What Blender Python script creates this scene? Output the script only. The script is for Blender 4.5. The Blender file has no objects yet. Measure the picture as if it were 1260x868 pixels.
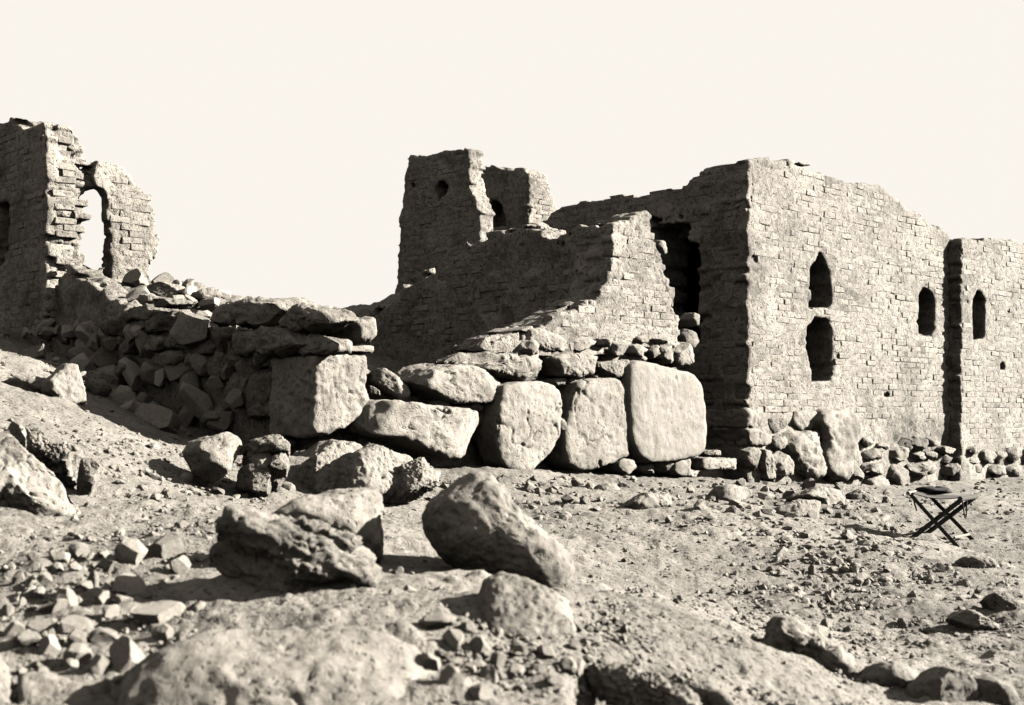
import bpy, bmesh, math, random
import numpy as np
from mathutils import Vector, Matrix

# ------------------------------------------------------------------ camera, sky, sun, exposure
F_PX, CX, HY, CZ = 1521.0, 630.0, 510.0, 1.5      # focal length and horizon in photo pixels, camera height
EXPO = 3.24
sc = bpy.context.scene
cam_d = bpy.data.cameras.new('camera'); cam = bpy.data.objects.new('camera', cam_d)
sc.collection.objects.link(cam); sc.camera = cam
cam.location = (0, 0, CZ); cam.rotation_euler = (math.radians(90), 0, 0)
cam_d.sensor_width = 36.0; cam_d.lens = F_PX / 1260 * 36.0
cam_d.shift_y = (HY - 434.0) / 1260.0
cam_d.clip_start = 0.05; cam_d.clip_end = 3000
cam_d.dof.use_dof = True; cam_d.dof.focus_distance = 13.0; cam_d.dof.aperture_fstop = 3.0

SUN_AZ = Vector((1.0, 0.09, 0)).normalized()    # horizontal direction towards the sun
SUN_EL = math.radians(25)
sun_vec = Vector((SUN_AZ.x*math.cos(SUN_EL), SUN_AZ.y*math.cos(SUN_EL), math.sin(SUN_EL)))
sun_d = bpy.data.lights.new('sun', 'SUN'); sun = bpy.data.objects.new('sun', sun_d)
sc.collection.objects.link(sun)
sun_d.energy = 5.0; sun_d.angle = math.radians(0.5); sun_d.color = (1.0, 0.965, 0.90)
sun.rotation_euler = sun_vec.to_track_quat('Z', 'Y').to_euler(); sun.location = (8, -6, 12)

world = bpy.data.worlds.new('World'); sc.world = world; world.use_nodes = True
wn = world.node_tree; wn.nodes.clear()
w_out = wn.nodes.new('ShaderNodeOutputWorld'); w_bg = wn.nodes.new('ShaderNodeBackground')
w_sky = wn.nodes.new('ShaderNodeTexSky'); w_sky.sky_type = 'NISHITA'; w_sky.sun_disc = False
w_sky.sun_elevation = SUN_EL; w_sky.sun_rotation = math.atan2(SUN_AZ.x, SUN_AZ.y)
w_sky.air_density = 1.0; w_sky.dust_density = 3.0; w_sky.ozone_density = 1.0
w_sep = wn.nodes.new('ShaderNodeSeparateColor')    # a monochrome print: the sky as one toned channel
w_tint = wn.nodes.new('ShaderNodeMix'); w_tint.data_type = 'RGBA'; w_tint.blend_type = 'MULTIPLY'
w_tint.inputs[0].default_value = 1.0; w_tint.inputs[7].default_value = (1.0, 0.952, 0.885, 1)
w_bg.inputs['Strength'].default_value = 0.072
w_lim = wn.nodes.new('ShaderNodeMath'); w_lim.operation = 'MINIMUM'; w_lim.inputs[1].default_value = 0.955/2**EXPO/0.072   # burnt out to paper white
wn.links.new(w_sky.outputs[0], w_sep.inputs[0]); wn.links.new(w_sep.outputs[0], w_lim.inputs[0]); wn.links.new(w_lim.outputs[0], w_tint.inputs[6])
wn.links.new(w_tint.outputs[2], w_bg.inputs[0]); wn.links.new(w_bg.outputs[0], w_out.inputs[0])

sc.view_settings.view_transform = 'Standard'; sc.view_settings.look = 'None'
sc.view_settings.gamma = 1.0; sc.view_settings.use_curve_mapping = False
sc.view_settings.exposure = EXPO
sc.render.engine = 'CYCLES'
sc.cycles.max_bounces = 6; sc.cycles.diffuse_bounces = 0

# ------------------------------------------------------------------ maths helpers
rnd = random.Random(11)
U32 = np.uint32
def hash3(i, j, k, seed=0):
    with np.errstate(over='ignore'):
        h = (i.astype(np.int64).astype(U32)*U32(374761393) + j.astype(np.int64).astype(U32)*U32(668265263)
             + k.astype(np.int64).astype(U32)*U32(2147483647 - 58) + U32((seed*1274126177) & 0xffffffff))
        h = (h ^ (h >> U32(13)))*U32(1274126177); h = (h ^ (h >> U32(16)))*U32(2246822519); h = h ^ (h >> U32(15))
    return h.astype(np.float64)/4294967295.0
def vnoise(p, seed=0):
    i = np.floor(p); f = p - i; u = f*f*(3 - 2*f)
    r = 0
    for a in (0, 1):
        wa = u[:, 0] if a else 1 - u[:, 0]
        for b in (0, 1):
            wb = u[:, 1] if b else 1 - u[:, 1]
            for c in (0, 1):
                wc = u[:, 2] if c else 1 - u[:, 2]
                r = r + wa*wb*wc*hash3(i[:, 0]+a, i[:, 1]+b, i[:, 2]+c, seed)
    return r*2 - 1
def fbm(p, freq, octaves=4, seed=0, gain=0.5):
    r = 0; amp = 1.0
    for o in range(octaves):
        r = r + amp*vnoise(p*freq + 17.3*o, seed + o); amp *= gain; freq *= 2.03
    return r
def unit(v):
    v = np.array(v, float); return v/np.linalg.norm(v)

dA = np.array([0.7193, 0.6947]); dB = np.array([-0.6947, 0.7193])     # the two wall directions on the ground
A3 = np.array([dA[0], dA[1], 0]); B3 = np.array([dB[0], dB[1], 0]); Z3 = np.array([0, 0, 1.0])
CAM = np.array([0, 0, CZ])
C0 = np.array([2.86, 15.0])                       # near corner of the tall building
K0 = np.array([-1.69, 10.6])                      # near corner of the low stone wall
def P(px, py, D):
    return np.array([(px-CX)/F_PX*D, D, CZ - (py-HY)/F_PX*D])
def ray(px, py):
    return np.array([(px-CX)/F_PX, 1.0, -(py-HY)/F_PX])
def hit(px, py, pt, n):
    r = ray(px, py); return CAM + r*np.dot(pt-CAM, n)/np.dot(r, n)
def planeA(proud=0.0, base=C0):
    return (np.array([base[0], base[1], 0]) - B3*proud, -B3)
def planeB(base, proud=0.0):
    return (np.array([base[0], base[1], 0]) - A3*proud, -A3)
def tz(px, py, base, d, proud=0.0):
    back = B3 if abs(d[0]-dA[0]) < 1e-6 else A3
    q = hit(px, py, np.array([base[0], base[1], 0]) - back*proud, -back)
    return (np.dot(q[:2]-base, d), q[2])

# ------------------------------------------------------------------ materials
def mat(name, c_dark, c_light, scale=3.0, bump=0.5, fine=70.0, pits=0.0, rand=0.0, coord='Object', bump_dist=0.012, mid=14.0, contrast=1.0, rough=0.95):
    m = bpy.data.materials.new(name); m.use_nodes = True
    nt = m.node_tree; N = nt.nodes; L = nt.links
    bs = N['Principled BSDF']; bs.inputs['Roughness'].default_value = rough
    bs.inputs['Specular IOR Level'].default_value = 0.15
    tc = N.new('ShaderNodeTexCoord')
    oi = N.new('ShaderNodeObjectInfo')
    off = N.new('ShaderNodeVectorMath'); off.operation = 'MULTIPLY_ADD'
    comb = N.new('ShaderNodeCombineXYZ'); L.new(oi.outputs['Random'], comb.inputs[0]); L.new(oi.outputs['Random'], comb.inputs[1])
    L.new(comb.outputs[0], off.inputs[0]); off.inputs[1].default_value = (37.0, 21.0, 0); L.new(tc.outputs[coord], off.inputs[2])
    def noise(s, det, rgh=0.6):
        n = N.new('ShaderNodeTexNoise'); n.inputs['Scale'].default_value = s; n.inputs['Detail'].default_value = det
        n.inputs['Roughness'].default_value = rgh; L.new(off.outputs[0], n.inputs['Vector']); return n
    n1 = noise(scale, 5); n2 = noise(mid, 4, 0.65); n3 = noise(fine, 3, 0.7)
    def math_(op, a, b, clamp=False):
        q = N.new('ShaderNodeMath'); q.operation = op; q.use_clamp = clamp
        for i, v in enumerate((a, b)):
            if isinstance(v, (int, float)): q.inputs[i].default_value = v
            else: L.new(v, q.inputs[i])
        return q.outputs[0]
    s = math_('ADD', math_('MULTIPLY', n1.outputs[0], 0.45), math_('MULTIPLY', n2.outputs[0], 0.3))
    s = math_('ADD', s, math_('MULTIPLY', n3.outputs[0], 0.25))
    s = math_('MULTIPLY', math_('SUBTRACT', s, 0.5), 3.2*contrast)
    s = math_('ADD', s, 0.55)
    if rand > 0:
        s = math_('ADD', s, math_('MULTIPLY', math_('SUBTRACT', oi.outputs['Random'], 0.5), rand))
    if pits > 0:
        npit = noise(34.0, 2, 0.5)
        pit = math_('MULTIPLY', math_('SUBTRACT', 0.40, npit.outputs[0], True), 9.0*pits, True)
        s = math_('SUBTRACT', s, pit)
    s = math_('MULTIPLY', s, 1.0, True)
    mix = N.new('ShaderNodeMix'); mix.data_type = 'RGBA'
    L.new(s, mix.inputs[0]); mix.inputs[6].default_value = (*c_dark, 1); mix.inputs[7].default_value = (*c_light, 1)
    L.new(mix.outputs[2], bs.inputs['Base Color'])
    h = math_('ADD', math_('MULTIPLY', n2.outputs[0], 1.0), math_('MULTIPLY', n3.outputs[0], 0.55))
    if pits > 0: h = math_('SUBTRACT', h, math_('MULTIPLY', pit, 0.7))
    b = N.new('ShaderNodeBump'); b.inputs['Strength'].default_value = bump; b.inputs['Distance'].default_value = bump_dist
    L.new(h, b.inputs['Height']); L.new(b.outputs[0], bs.inputs['Normal'])
    return m
def tone(v, w=1.0):
    v = v*.39; return (v, v*(1-0.09*w), v*(1-0.21*w))
M = {
 'brick':   mat('mudbrick', tone(.105), tone(.36), scale=1.6, bump=.9, pits=1.1, rand=.2, bump_dist=.018, contrast=1.3),
 'mud':     mat('mud_mortar', tone(.09), tone(.36), scale=1.3, bump=1.0, pits=1.2, bump_dist=.024, contrast=1.6),
 'pale':    mat('pale_stone', tone(.14), tone(.315), scale=2.4, bump=.8, pits=.7, fine=90, rand=.2, bump_dist=.016, contrast=1.3),
 'grey':    mat('grey_stone', tone(.10), tone(.29), scale=3.0, bump=.9, pits=.8, rand=.4, bump_dist=.018, contrast=1.4),
 'rough':   mat('rough_dark_stone', tone(.07), tone(.25), scale=5.0, bump=1.0, pits=.9, mid=22, bump_dist=.024, contrast=1.5),
 'earth':   mat('stony_earth', tone(.10), tone(.285), scale=.9, bump=.9, pits=.8, fine=85, mid=17, bump_dist=.02, contrast=1.3),
 'near_pale':  mat('weathered_pale_rock', tone(.11), tone(.31), scale=3.0, bump=.9, pits=.9, fine=150, mid=30, bump_dist=.008, contrast=1.6),
 'near_grey':  mat('weathered_grey_rock', tone(.10), tone(.28), scale=4.0, bump=.8, pits=.7, fine=150, mid=34, bump_dist=.008, contrast=1.4),
 'near_dark':  mat('weathered_dark_rock', tone(.065), tone(.25), scale=6.0, bump=.8, pits=.8, fine=150, mid=36, bump_dist=.009, contrast=1.6),
 'pebble':  mat('pebble_stone', tone(.13), tone(.34), scale=6, bump=.5, rand=.7),
 'white':   mat('white_stone', tone(.165), tone(.285), scale=4, bump=.6, rand=.1, pits=.5, bump_dist=.014),
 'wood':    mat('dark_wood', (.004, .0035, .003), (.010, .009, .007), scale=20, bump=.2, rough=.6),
 'wood_lit':mat('sunlit_wood', (.06, .054, .045), (.10, .09, .075), scale=20, bump=.2, rough=.6),  # lighter copy of the dark wood, sunlight painted into its colour
 'canvas':  mat('grey_canvas', (.018, .016, .014), (.034, .031, .027), scale=30, bump=.3, fine=200),
 'cloth':   mat('black_cloth', (.002, .002, .002), (.005, .0045, .004), scale=18, bump=.3),
}

# ------------------------------------------------------------------ object helpers
col = sc.collection
def mesh_from(verts, faces, name, smooth=True):
    me = bpy.data.meshes.new(name)
    verts = np.asarray(verts, np.float32); faces = np.asarray(faces, np.int32)
    n, k = faces.shape
    me.vertices.add(len(verts)); me.vertices.foreach_set('co', verts.ravel())
    me.loops.add(n*k); me.loops.foreach_set('vertex_index', faces.ravel())
    me.polygons.add(n); me.polygons.foreach_set('loop_start', np.arange(0, n*k, k, dtype=np.int32))
    me.polygons.foreach_set('loop_total', np.full(n, k, np.int32))
    me.polygons.foreach_set('use_smooth', np.full(n, bool(smooth)))
    me.update(calc_edges=True)
    return me
def put(name, me, material, parent=None, loc=(0, 0, 0), rot=None, scale=None):
    o = bpy.data.objects.new(name, me); col.objects.link(o)
    if material is not None and not me.materials: me.materials.append(material)
    loc = Vector([float(c) for c in loc])
    if parent is not None:
        o.parent = parent; loc = loc - parent.location
    o.location = loc
    if rot is not None: o.rotation_euler = rot
    if scale is not None: o.scale = scale
    return o
def solid(name, verts, faces, material, parent=None, smooth=True):
    verts = np.asarray(verts); c = verts.mean(0)
    return put(name, mesh_from(verts - c, faces, name, smooth), material, parent, c)
def tag(o, label=None, cat=None, group=None, kind=None):
    if label: o['label'] = label
    if cat: o['category'] = cat
    if group: o['group'] = group
    if kind: o['kind'] = kind
    return o
def thing(name, loc, label, cat, group=None):
    e = bpy.data.objects.new(name, None); col.objects.link(e); e.empty_display_size = .2
    e.location = Vector([float(c) for c in loc]); return tag(e, label, cat, group)

def vertex_normals(v, f):
    a = v[f[:, 0]]; b = v[f[:, 1]]; c = v[f[:, 2]]
    fn = np.cross(b-a, c-a) if f.shape[1] == 3 else np.cross(c-a, v[f[:, 3]]-b)
    n = np.zeros_like(v)
    for k in range(f.shape[1]): np.add.at(n, f[:, k], fn)
    return n/np.maximum(np.linalg.norm(n, axis=1, keepdims=True), 1e-9)

def surface_nets(F, origin, h):
    S = F < 0
    c = np.zeros(tuple(s-1 for s in F.shape), np.int8)
    offs = [(a, b, d) for a in (0, 1) for b in (0, 1) for d in (0, 1)]
    for a, b, d in offs:
        c += S[a:a+c.shape[0], b:b+c.shape[1], d:d+c.shape[2]]
    act = (c > 0) & (c < 8)
    idx = np.full(act.shape, -1, np.int64); ijk = np.argwhere(act); idx[act] = np.arange(len(ijk))
    pos = np.zeros((len(ijk), 3)); cnt = np.zeros((len(ijk), 1))
    for a in offs:
        for ax in range(3):
            if a[ax]: continue
            b = list(a); b[ax] = 1
            va = F[ijk[:, 0]+a[0], ijk[:, 1]+a[1], ijk[:, 2]+a[2]]; vb = F[ijk[:, 0]+b[0], ijk[:, 1]+b[1], ijk[:, 2]+b[2]]
            cr = (va < 0) != (vb < 0)
            t = np.where(cr, va/np.where(cr, va-vb, 1), 0)
            q = np.tile(np.array(a, float), (len(ijk), 1)); q[:, ax] += t
            pos += q*cr[:, None]; cnt += cr[:, None]
    verts = np.asarray(origin) + h*(ijk + pos/cnt)
    quads = []
    for ax in range(3):
        o1, o2 = (ax+1) % 3, (ax+2) % 3
        sl0 = [slice(1, -1)]*3; sl1 = [slice(1, -1)]*3
        sl0[ax] = slice(0, -1); sl1[ax] = slice(1, None)
        s0 = S[tuple(sl0)]; s1 = S[tuple(sl1)]
        e = np.argwhere(s0 != s1); sgn = s0[s0 != s1]
        base = e.copy(); base[:, o1] += 1; base[:, o2] += 1
        def cell(d1, d2):
            q = base.copy(); q[:, o1] -= d1; q[:, o2] -= d2
            return idx[q[:, 0], q[:, 1], q[:, 2]]
        f = np.stack([cell(1, 1), cell(0, 1), cell(0, 0), cell(1, 0)], 1)
        f[~sgn] = f[~sgn][:, ::-1]
        quads.append(f)
    return verts, np.concatenate(quads)

def poly_sdf(poly, X, Y):
    d = np.full(X.shape, 1e9); s = np.zeros(X.shape, bool); n = len(poly)
    for i in range(n):
        x0, y0 = poly[i]; x1, y1 = poly[(i+1) % n]
        ex, ey = x1-x0, y1-y0; wx, wy = X-x0, Y-y0
        t = np.clip((wx*ex+wy*ey)/(ex*ex+ey*ey+1e-12), 0, 1)
        d = np.minimum(d, (wx-ex*t)**2 + (wy-ey*t)**2)
        cnd = ((y0 > Y) != (y1 > Y)) & (X < (x1-x0)*(Y-y0)/(y1-y0+1e-12)+x0)
        s ^= cnd
    return np.where(s, -1, 1)*np.sqrt(d)
BL, BH = 0.27, 0.080
def brick_cell(t, z):
    k = np.floor(z/BH); off = (np.mod(k, 2))*0.5*BL + hash3(k, k*0, k*0, 5)*0.08
    b = np.floor((t+off)/BL)
    return k, b, np.mod(z, BH), np.mod(t+off, BL)
def ruin(name, base, d, poly, thick, material, parent, holes=(), h=0.026, ragged=0.07, erode=0.03, seed=0, batter=0.0, zoff=None, course=0.0):
    """a ragged mudbrick wall: outline poly in (t, z) on the plane through base along d, holes = (poly, depth or None)"""
    back = B3 if abs(d[0]-dA[0]) < 1e-6 else A3
    flip = not abs(d[0]-dA[0]) < 1e-6
    poly = np.array(poly, float)
    t0, t1 = poly[:, 0].min()-.2, poly[:, 0].max()+.2; z0, z1 = poly[:, 1].min()-.1, poly[:, 1].max()+.2
    T = np.arange(t0, t1, h); Dp = np.arange(-.16, thick+.16, h); Zs = np.arange(z0, z1, h)
    TT, ZZ = np.meshgrid(T, Zs, indexing='ij')
    k, b, zz, tt = brick_cell(TT, ZZ)
    s2 = poly_sdf(poly, TT, ZZ) + (hash3(k, b, k*0, seed) - .5)*.7*ragged
    s3 = np.stack([s2 + (hash3(k, b, k*0+math.floor((q_+.05)/.2), seed) - .5)*1.1*ragged for q_ in Dp], 1)
    Fd = np.maximum(s3, np.maximum(-Dp, Dp-thick)[None, :, None] + 0*s2[:, None, :])
    for hp, depth in holes:
        hs = poly_sdf(hp, TT, ZZ) + (hash3(k, b, k*0, seed+3) - .5)*(.12 if np.ptp([q_[1] for q_ in hp]) > 1.0 else .035)
        hf = -hs[:, None, :] + 0*Fd
        if depth is not None:
            hf = np.minimum(hf, (depth-Dp)[None, :, None])
        Fd = np.maximum(Fd, hf)
    near = np.abs(Fd) < 0.16
    ii = np.argwhere(near)
    pts = np.stack([T[ii[:, 0]], Dp[ii[:, 1]], Zs[ii[:, 2]]], 1)
    wp = np.stack([base[0]+d[0]*pts[:, 0]+back[0]*pts[:, 1], base[1]+d[1]*pts[:, 0]+back[1]*pts[:, 1], pts[:, 2]], 1)
    n = fbm(wp, 1.7, 2, seed+10)*erode*.6 + fbm(wp, 6.5, 3, seed+20)*erode*.38
    k, b, zz, tt = brick_cell(pts[:, 0], pts[:, 2])
    n += (hash3(k, b, np.floor(pts[:, 1]/.18), seed+31) - .5)*.016
    if course:
        n += np.clip(hash3(k, b, k*0, seed+51) - .35, 0, 1)*course + np.clip(hash3(k, k*0, k*0, seed+52) - .5, 0, 1)*course + np.clip(fbm(wp, 2.2, 2, seed+53), 0, 1)*course*1.3
    jn = np.minimum(np.minimum(zz, BH-zz)/.014, np.minimum(tt, BL-tt)/.014)
    n += np.where(jn < 1, .007*(1-jn), 0)
    pn = vnoise(wp*15.0, seed+41); n += np.clip(pn-.5, 0, 1)*.11
    Fd[near] += n
    v, f = surface_nets(Fd, (t0, -.16, z0), h)
    lab = np.arange(len(v))
    while True:
        mn = lab[f].min(1); new = lab.copy()
        for c_ in range(4): np.minimum.at(new, f[:, c_], mn)
        new = new[new]; new = new[new]
        if (new == lab).all(): break
        lab = new
    ids, cnt = np.unique(lab, return_counts=True); f = f[lab[f[:, 0]] == ids[cnt.argmax()]]
    used = np.unique(f); remap = np.zeros(len(v), np.int64); remap[used] = np.arange(len(used)); v = v[used]; f = remap[f]
    w = np.stack([base[0]+d[0]*v[:, 0]+back[0]*v[:, 1], base[1]+d[1]*v[:, 0]+back[1]*v[:, 1], v[:, 2]], 1)
    if flip: f = f[:, ::-1]
    return solid(name, w, f, material, parent)

# brick pieces: a few worn chamfered boxes shared by all bricks
def chamfer_box(lx, ly, lz, c, jit, r):
    v = []; 
    for sx in (-1, 1):
        for sy in (-1, 1):
            for sz in (-1, 1):
                j = lambda: r.uniform(-jit, jit)
                cc = c*r.uniform(.6, 1.8)
                v.append((sx*(lx/2-cc)+j(), sy*ly/2+j(), sz*(lz/2-cc)+j()))
                v.append((sx*lx/2+j(), sy*(ly/2-cc)+j(), sz*(lz/2-cc)+j()))
                v.append((sx*(lx/2-cc)+j(), sy*(ly/2-cc)+j(), sz*lz/2+j()))
    me = bpy.data.meshes.new('brick')
    bm = bmesh.new(); 
    for q in v: bm.verts.new(q)
    bmesh.ops.convex_hull(bm, input=bm.verts[:]); bmesh.ops.triangulate(bm, faces=bm.faces[:])
    for fc in bm.faces: fc.smooth = False
    bm.to_mesh(me); bm.free(); me.materials.append(M['brick'])
    return me
rb = random.Random(3)
BRICKS = [chamfer_box(BL*rb.uniform(.95, 1.0), .14, BH*rb.uniform(.90, .985), .007, .0035, rb) for _ in range(24)]
BRICKARR = []
for me in BRICKS:
    vv = np.zeros(len(me.vertices)*3); me.vertices.foreach_get('co', vv)
    ff = np.zeros(len(me.polygons)*3, np.int32); me.polygons.foreach_get('vertices', ff)
    BRICKARR.append((vv.reshape(-1, 3), ff.reshape(-1, 3)))
def lay_bricks(base, d, poly, parent, holes=(), limit=300, keep=0.9, proud=0.0, seed=0, near_t=0.0, margin=.05, zmin=None, erode=.02):
    back = B3 if abs(d[0]-dA[0]) < 1e-6 else A3
    r = random.Random(seed+77)
    poly = np.array(poly, float); out = []
    k0, k1 = int(math.floor(poly[:, 1].min()/BH)), int(math.ceil(poly[:, 1].max()/BH))
    for k in range(k0, k1):
        ka = np.array([float(k)]); off = float((np.mod(ka, 2))*0.5*BL + hash3(ka, ka*0, ka*0, 5)*0.08)
        b0, b1 = int(math.floor((poly[:, 0].min()+off)/BL)), int(math.ceil((poly[:, 0].max()+off)/BL))
        for b in range(b0, b1):
            t = (b+.5)*BL - off; z = (k+.5)*BH
            if zmin is not None and z < zmin: continue
            X = np.array([t, t-.1, t+.1]); Y = np.array([z, z, z])
            if poly_sdf(poly, X, Y).max() > -margin: continue
            if any(poly_sdf(hp, X, Y).min() < .05 for hp, _ in holes): continue
            if r.random() > keep: continue
            out.append((t, z))
    if not out: return
    pts = np.array(out); wp = np.stack([base[0]+d[0]*pts[:, 0], base[1]+d[1]*pts[:, 0], pts[:, 1]], 1)
    low = -fbm(wp, 1.7, 2, seed+10)*erode*.6          # bricks follow the wear of the wall behind them
    order = np.argsort(np.abs(pts[:, 0]-near_t))
    ang = math.atan2(d[1], d[0]); sv, sf, nv = [], [], 0
    for q, i in enumerate(order):
        pr = proud - .001 + r.gauss(0, .0026) + low[i]
        if r.random() < .03: pr -= .03
        if pr < -.03: continue
        c = wp[i] + back*(.07 - pr)
        m = r.randrange(len(BRICKS)); rz = r.gauss(0, .022); ry = r.gauss(0, .02)
        fl = math.pi if r.random() < .5 else 0
        if q < limit:
            put('brick', BRICKS[m], None, parent, c, (fl, ry, ang+rz))
        else:
            Rm = np.array((Matrix.Rotation(ang+rz, 3, 'Z') @ Matrix.Rotation(ry, 3, 'Y') @ Matrix.Rotation(fl, 3, 'X')))
            sv.append(BRICKARR[m][0] @ Rm.T + c); sf.append(BRICKARR[m][1]+nv); nv += len(BRICKARR[m][0])
    if sv:
        o = solid('brickwork', np.concatenate(sv), np.concatenate(sf), M['brick'], parent, smooth=False)
        o['kind'] = 'stuff'

# stones: an outline with real thickness, rounded, chipped by plane cuts and roughened
def resample(pts, m):
    pts = np.asarray(pts); q = np.vstack([pts, pts[:1]]); seg = np.linalg.norm(np.diff(q, axis=0), axis=1)
    s = np.concatenate([[0], np.cumsum(seg)]); u = np.linspace(0, s[-1], m, endpoint=False)
    return np.stack([np.interp(u, s, q[:, i]) for i in range(q.shape[1])], 1)
ICO = {}
def ico(sub):
    if sub not in ICO:
        bm = bmesh.new(); bmesh.ops.create_icosphere(bm, subdivisions=sub, radius=1.0)
        ICO[sub] = (np.array([q.co[:] for q in bm.verts]), np.array([[q.index for q in fc.verts] for fc in bm.faces])); bm.free()
    return ICO[sub]
def stone_arrays(outline, n, thick, p=4.0, rough=.02, cuts=3, seed=0, m=64, rings=26, fine=.35, soften=2, strata=None, crack=0.0):
    r = np.random.RandomState(seed)
    o = resample(outline, 180)
    for _ in range(soften*3): o = .25*np.roll(o, 1, 0)+.5*o+.25*np.roll(o, -1, 0)
    c = o.mean(0); size = np.sqrt(((o-c)**2).sum(1).mean())
    e1 = unit(np.cross(n, [0.1, 0.2, 1.0])); e2 = np.cross(n, e1)
    oa = np.arctan2((o-c)@e2, (o-c)@e1); orr = np.linalg.norm(o-c, axis=1); k = np.argsort(oa); oa, orr = oa[k], orr[k]
    oa = np.concatenate([oa[-8:]-2*math.pi, oa, oa[:8]+2*math.pi]); orr = np.concatenate([orr[-8:], orr, orr[:8]])
    a = np.linspace(-math.pi/2, math.pi/2, 801); ss = np.abs(np.cos(a))**(2/p); dv = np.sign(a)*np.abs(np.sin(a))**(2/p)*thick/2
    ss[0] = ss[-1] = 0
    arc = np.concatenate([[0], np.cumsum(np.hypot(np.diff(ss)*size, np.diff(dv)))])
    u, tri = ico(6 if m >= 90 else 5 if m >= 50 else 4)
    az = np.arctan2(u[:, 1], u[:, 0]); lat = np.arcsin(np.clip(u[:, 2], -1, 1))
    q = (lat/math.pi+.5)*arc[-1]
    s_ = np.interp(q, arc, ss); d_ = np.interp(q, arc, dv); R = np.interp(az, oa, orr)
    v = c + (s_*R*np.cos(az))[:, None]*e1 + (s_*R*np.sin(az))[:, None]*e2 + (d_-thick/2)[:, None]*n
    cc = c - n*thick/2
    for _ in range(cuts):
        w = unit(unit(r.normal(size=3)) + .45*n); hgt = ((v-cc)@w).max()*r.uniform(.70, .92)
        e = (v-cc)@w - hgt; v = v - np.outer(np.clip(e, 0, None)*.97, w)
    nn = vertex_normals(v, tri)
    q = v + seed*3.17
    dsp = fbm(q, 1.1/size, 2, seed)*rough + fbm(q, 4.2/size, 3, seed+3)*rough*.6 + fbm(q, 13/size, 3, seed+7)*rough*fine
    dsp = dsp - np.clip(vnoise(q*6/size, seed+50)-.35, 0, 1)*rough*1.5
    if crack > 0:
        g = np.abs(fbm(q*np.array([1, 1, .6]), 1.5/size, 3, seed+60)); msk = np.clip(vnoise(q*1.3/size, seed+70)*3+.5, 0, 1)
        dsp = dsp - np.exp(-(g/.022)**2)*crack*1.5*msk
    if strata is not None:
        sd, sf_, sa = strata; w = v@unit(sd) + fbm(q, 2.5/size, 2, seed+40)*.05*size
        col1 = np.stack([w*sf_, 0*w+seed, 0*w], 1)
        dsp = dsp + (vnoise(col1, seed+9) + .5*vnoise(col1*2.3, seed+19))*sa
    return v + nn*dsp[:, None], tri
sid = [100]
def stone(name, outline_px, plane, thick, material, parent=None, p=4.0, rough=None, cuts=3, m=64, rings=26, fine=.35, soften=2, strata=None, crack=None):
    sid[0] = 100 + int(sum(x*1.7+y*2.3 for x, y in outline_px)) % 900      # each outline keeps its own grain
    pt, n = plane; n = unit(n)
    o = np.array([hit(x, y, pt, n) for x, y in outline_px])
    size = np.ptp(o, axis=0).max()
    if rough is None: rough = (.026 if m >= 80 else .04)*size
    v, f = stone_arrays(o, n, thick, p, rough, cuts, sid[0], m, rings, fine, soften, strata, (.028*size if m >= 80 else 0) if crack is None else crack)
    return solid(name, v, f, M[material], parent)
def blob(x0, y0, x1, y1, k=7, jag=.2, seed=0, sq=3.6):
    """an irregular rounded outline that fills a pixel box"""
    r = random.Random(seed*7+1); cx, cy = (x0+x1)/2, (y0+y1)/2; q = []
    for i in range(k):
        a = 2*math.pi*(i+r.uniform(-.3, .3))/k
        ca, sa = math.cos(a), math.sin(a); s = (abs(ca)**sq+abs(sa)**sq)**(-1/sq)*(1-r.uniform(0, jag))
        q.append((cx+ca*s*(x1-x0)/2, cy+sa*s*(y1-y0)/2))
    return q
def zmap(x0, y0, s):
    return lambda pts: [(x0+x/s, y0+y/s) for x, y in pts]
z2 = zmap(0, 330, 3.9375); z3 = zmap(220, 340, 3.1); z5 = zmap(440, 380, 3.946); z6 = zmap(640, 400, 3.947)
z6a = zmap(640, 220, 3.947); zG = zmap(860, 500, 5.727); zB = zmap(860, 460, 3.15); z4 = zmap(200, 550, 3.9375)
z5b = zmap(480, 540, 3.9375); z8 = zmap(600, 680, 4.2); zF = zmap(860, 640, 3.15); zC = zmap(0, 500, 4.2)
zL = zmap(0, 660, 3.9375); z7 = zmap(300, 680, 3.9375)

# ------------------------------------------------------------------ ground
G = [(1160,668,10.6),(1250,645,11.5),(1260,592,19.0),(1160,602,17.0),(1060,600,15.8),(1000,602,15.0),(920,594,14.3),(850,591,13.4),(760,592,12.6),
     (690,587,12.0),(640,589,11.5),(560,616,10.5),(480,624,9.8),(390,624,9.3),(300,620,8.9),(250,600,9.1),(300,590,9.6),(200,550,10.1),(100,494,11.1),(387,566,10.4),(320,566,11.0),(290,558,11.4),(240,532,11.9),(200,508,12.3),(150,478,13.0),
     (50,442,12.7),(0,432,13.2),(-100,400,14),(110,524,9.4),(150,606,7.7),(60,622,7.0),(0,630,6.6),(-120,600,6.5),(240,640,6.9),(400,640,7.4),(560,650,8.2),
     (700,650,9.4),(850,650,9.8),(1000,650,10.2),(1000,720,8.0),(1100,760,7.0),(1250,710,8.4),(1250,800,6.1),(1400,760,6.5),(850,720,7.6),(780,690,8.2),(1040,800,6.1),
     (720,735,5.3),(830,780,4.9),(940,800,5.0),(1060,850,4.9),(1200,868,4.7),(600,700,5.6),(480,702,5.3),(300,722,5.0),(150,680,5.5),(30,680,5.5),(0,760,4.6),
     (100,800,4.2),(200,868,3.75),(400,868,3.65),(400,758,4.3),(600,800,4.15),(650,868,3.85),(560,868,3.75),(950,868,4.4)]
gp = [tuple(P(*g)) for g in G]
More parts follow.
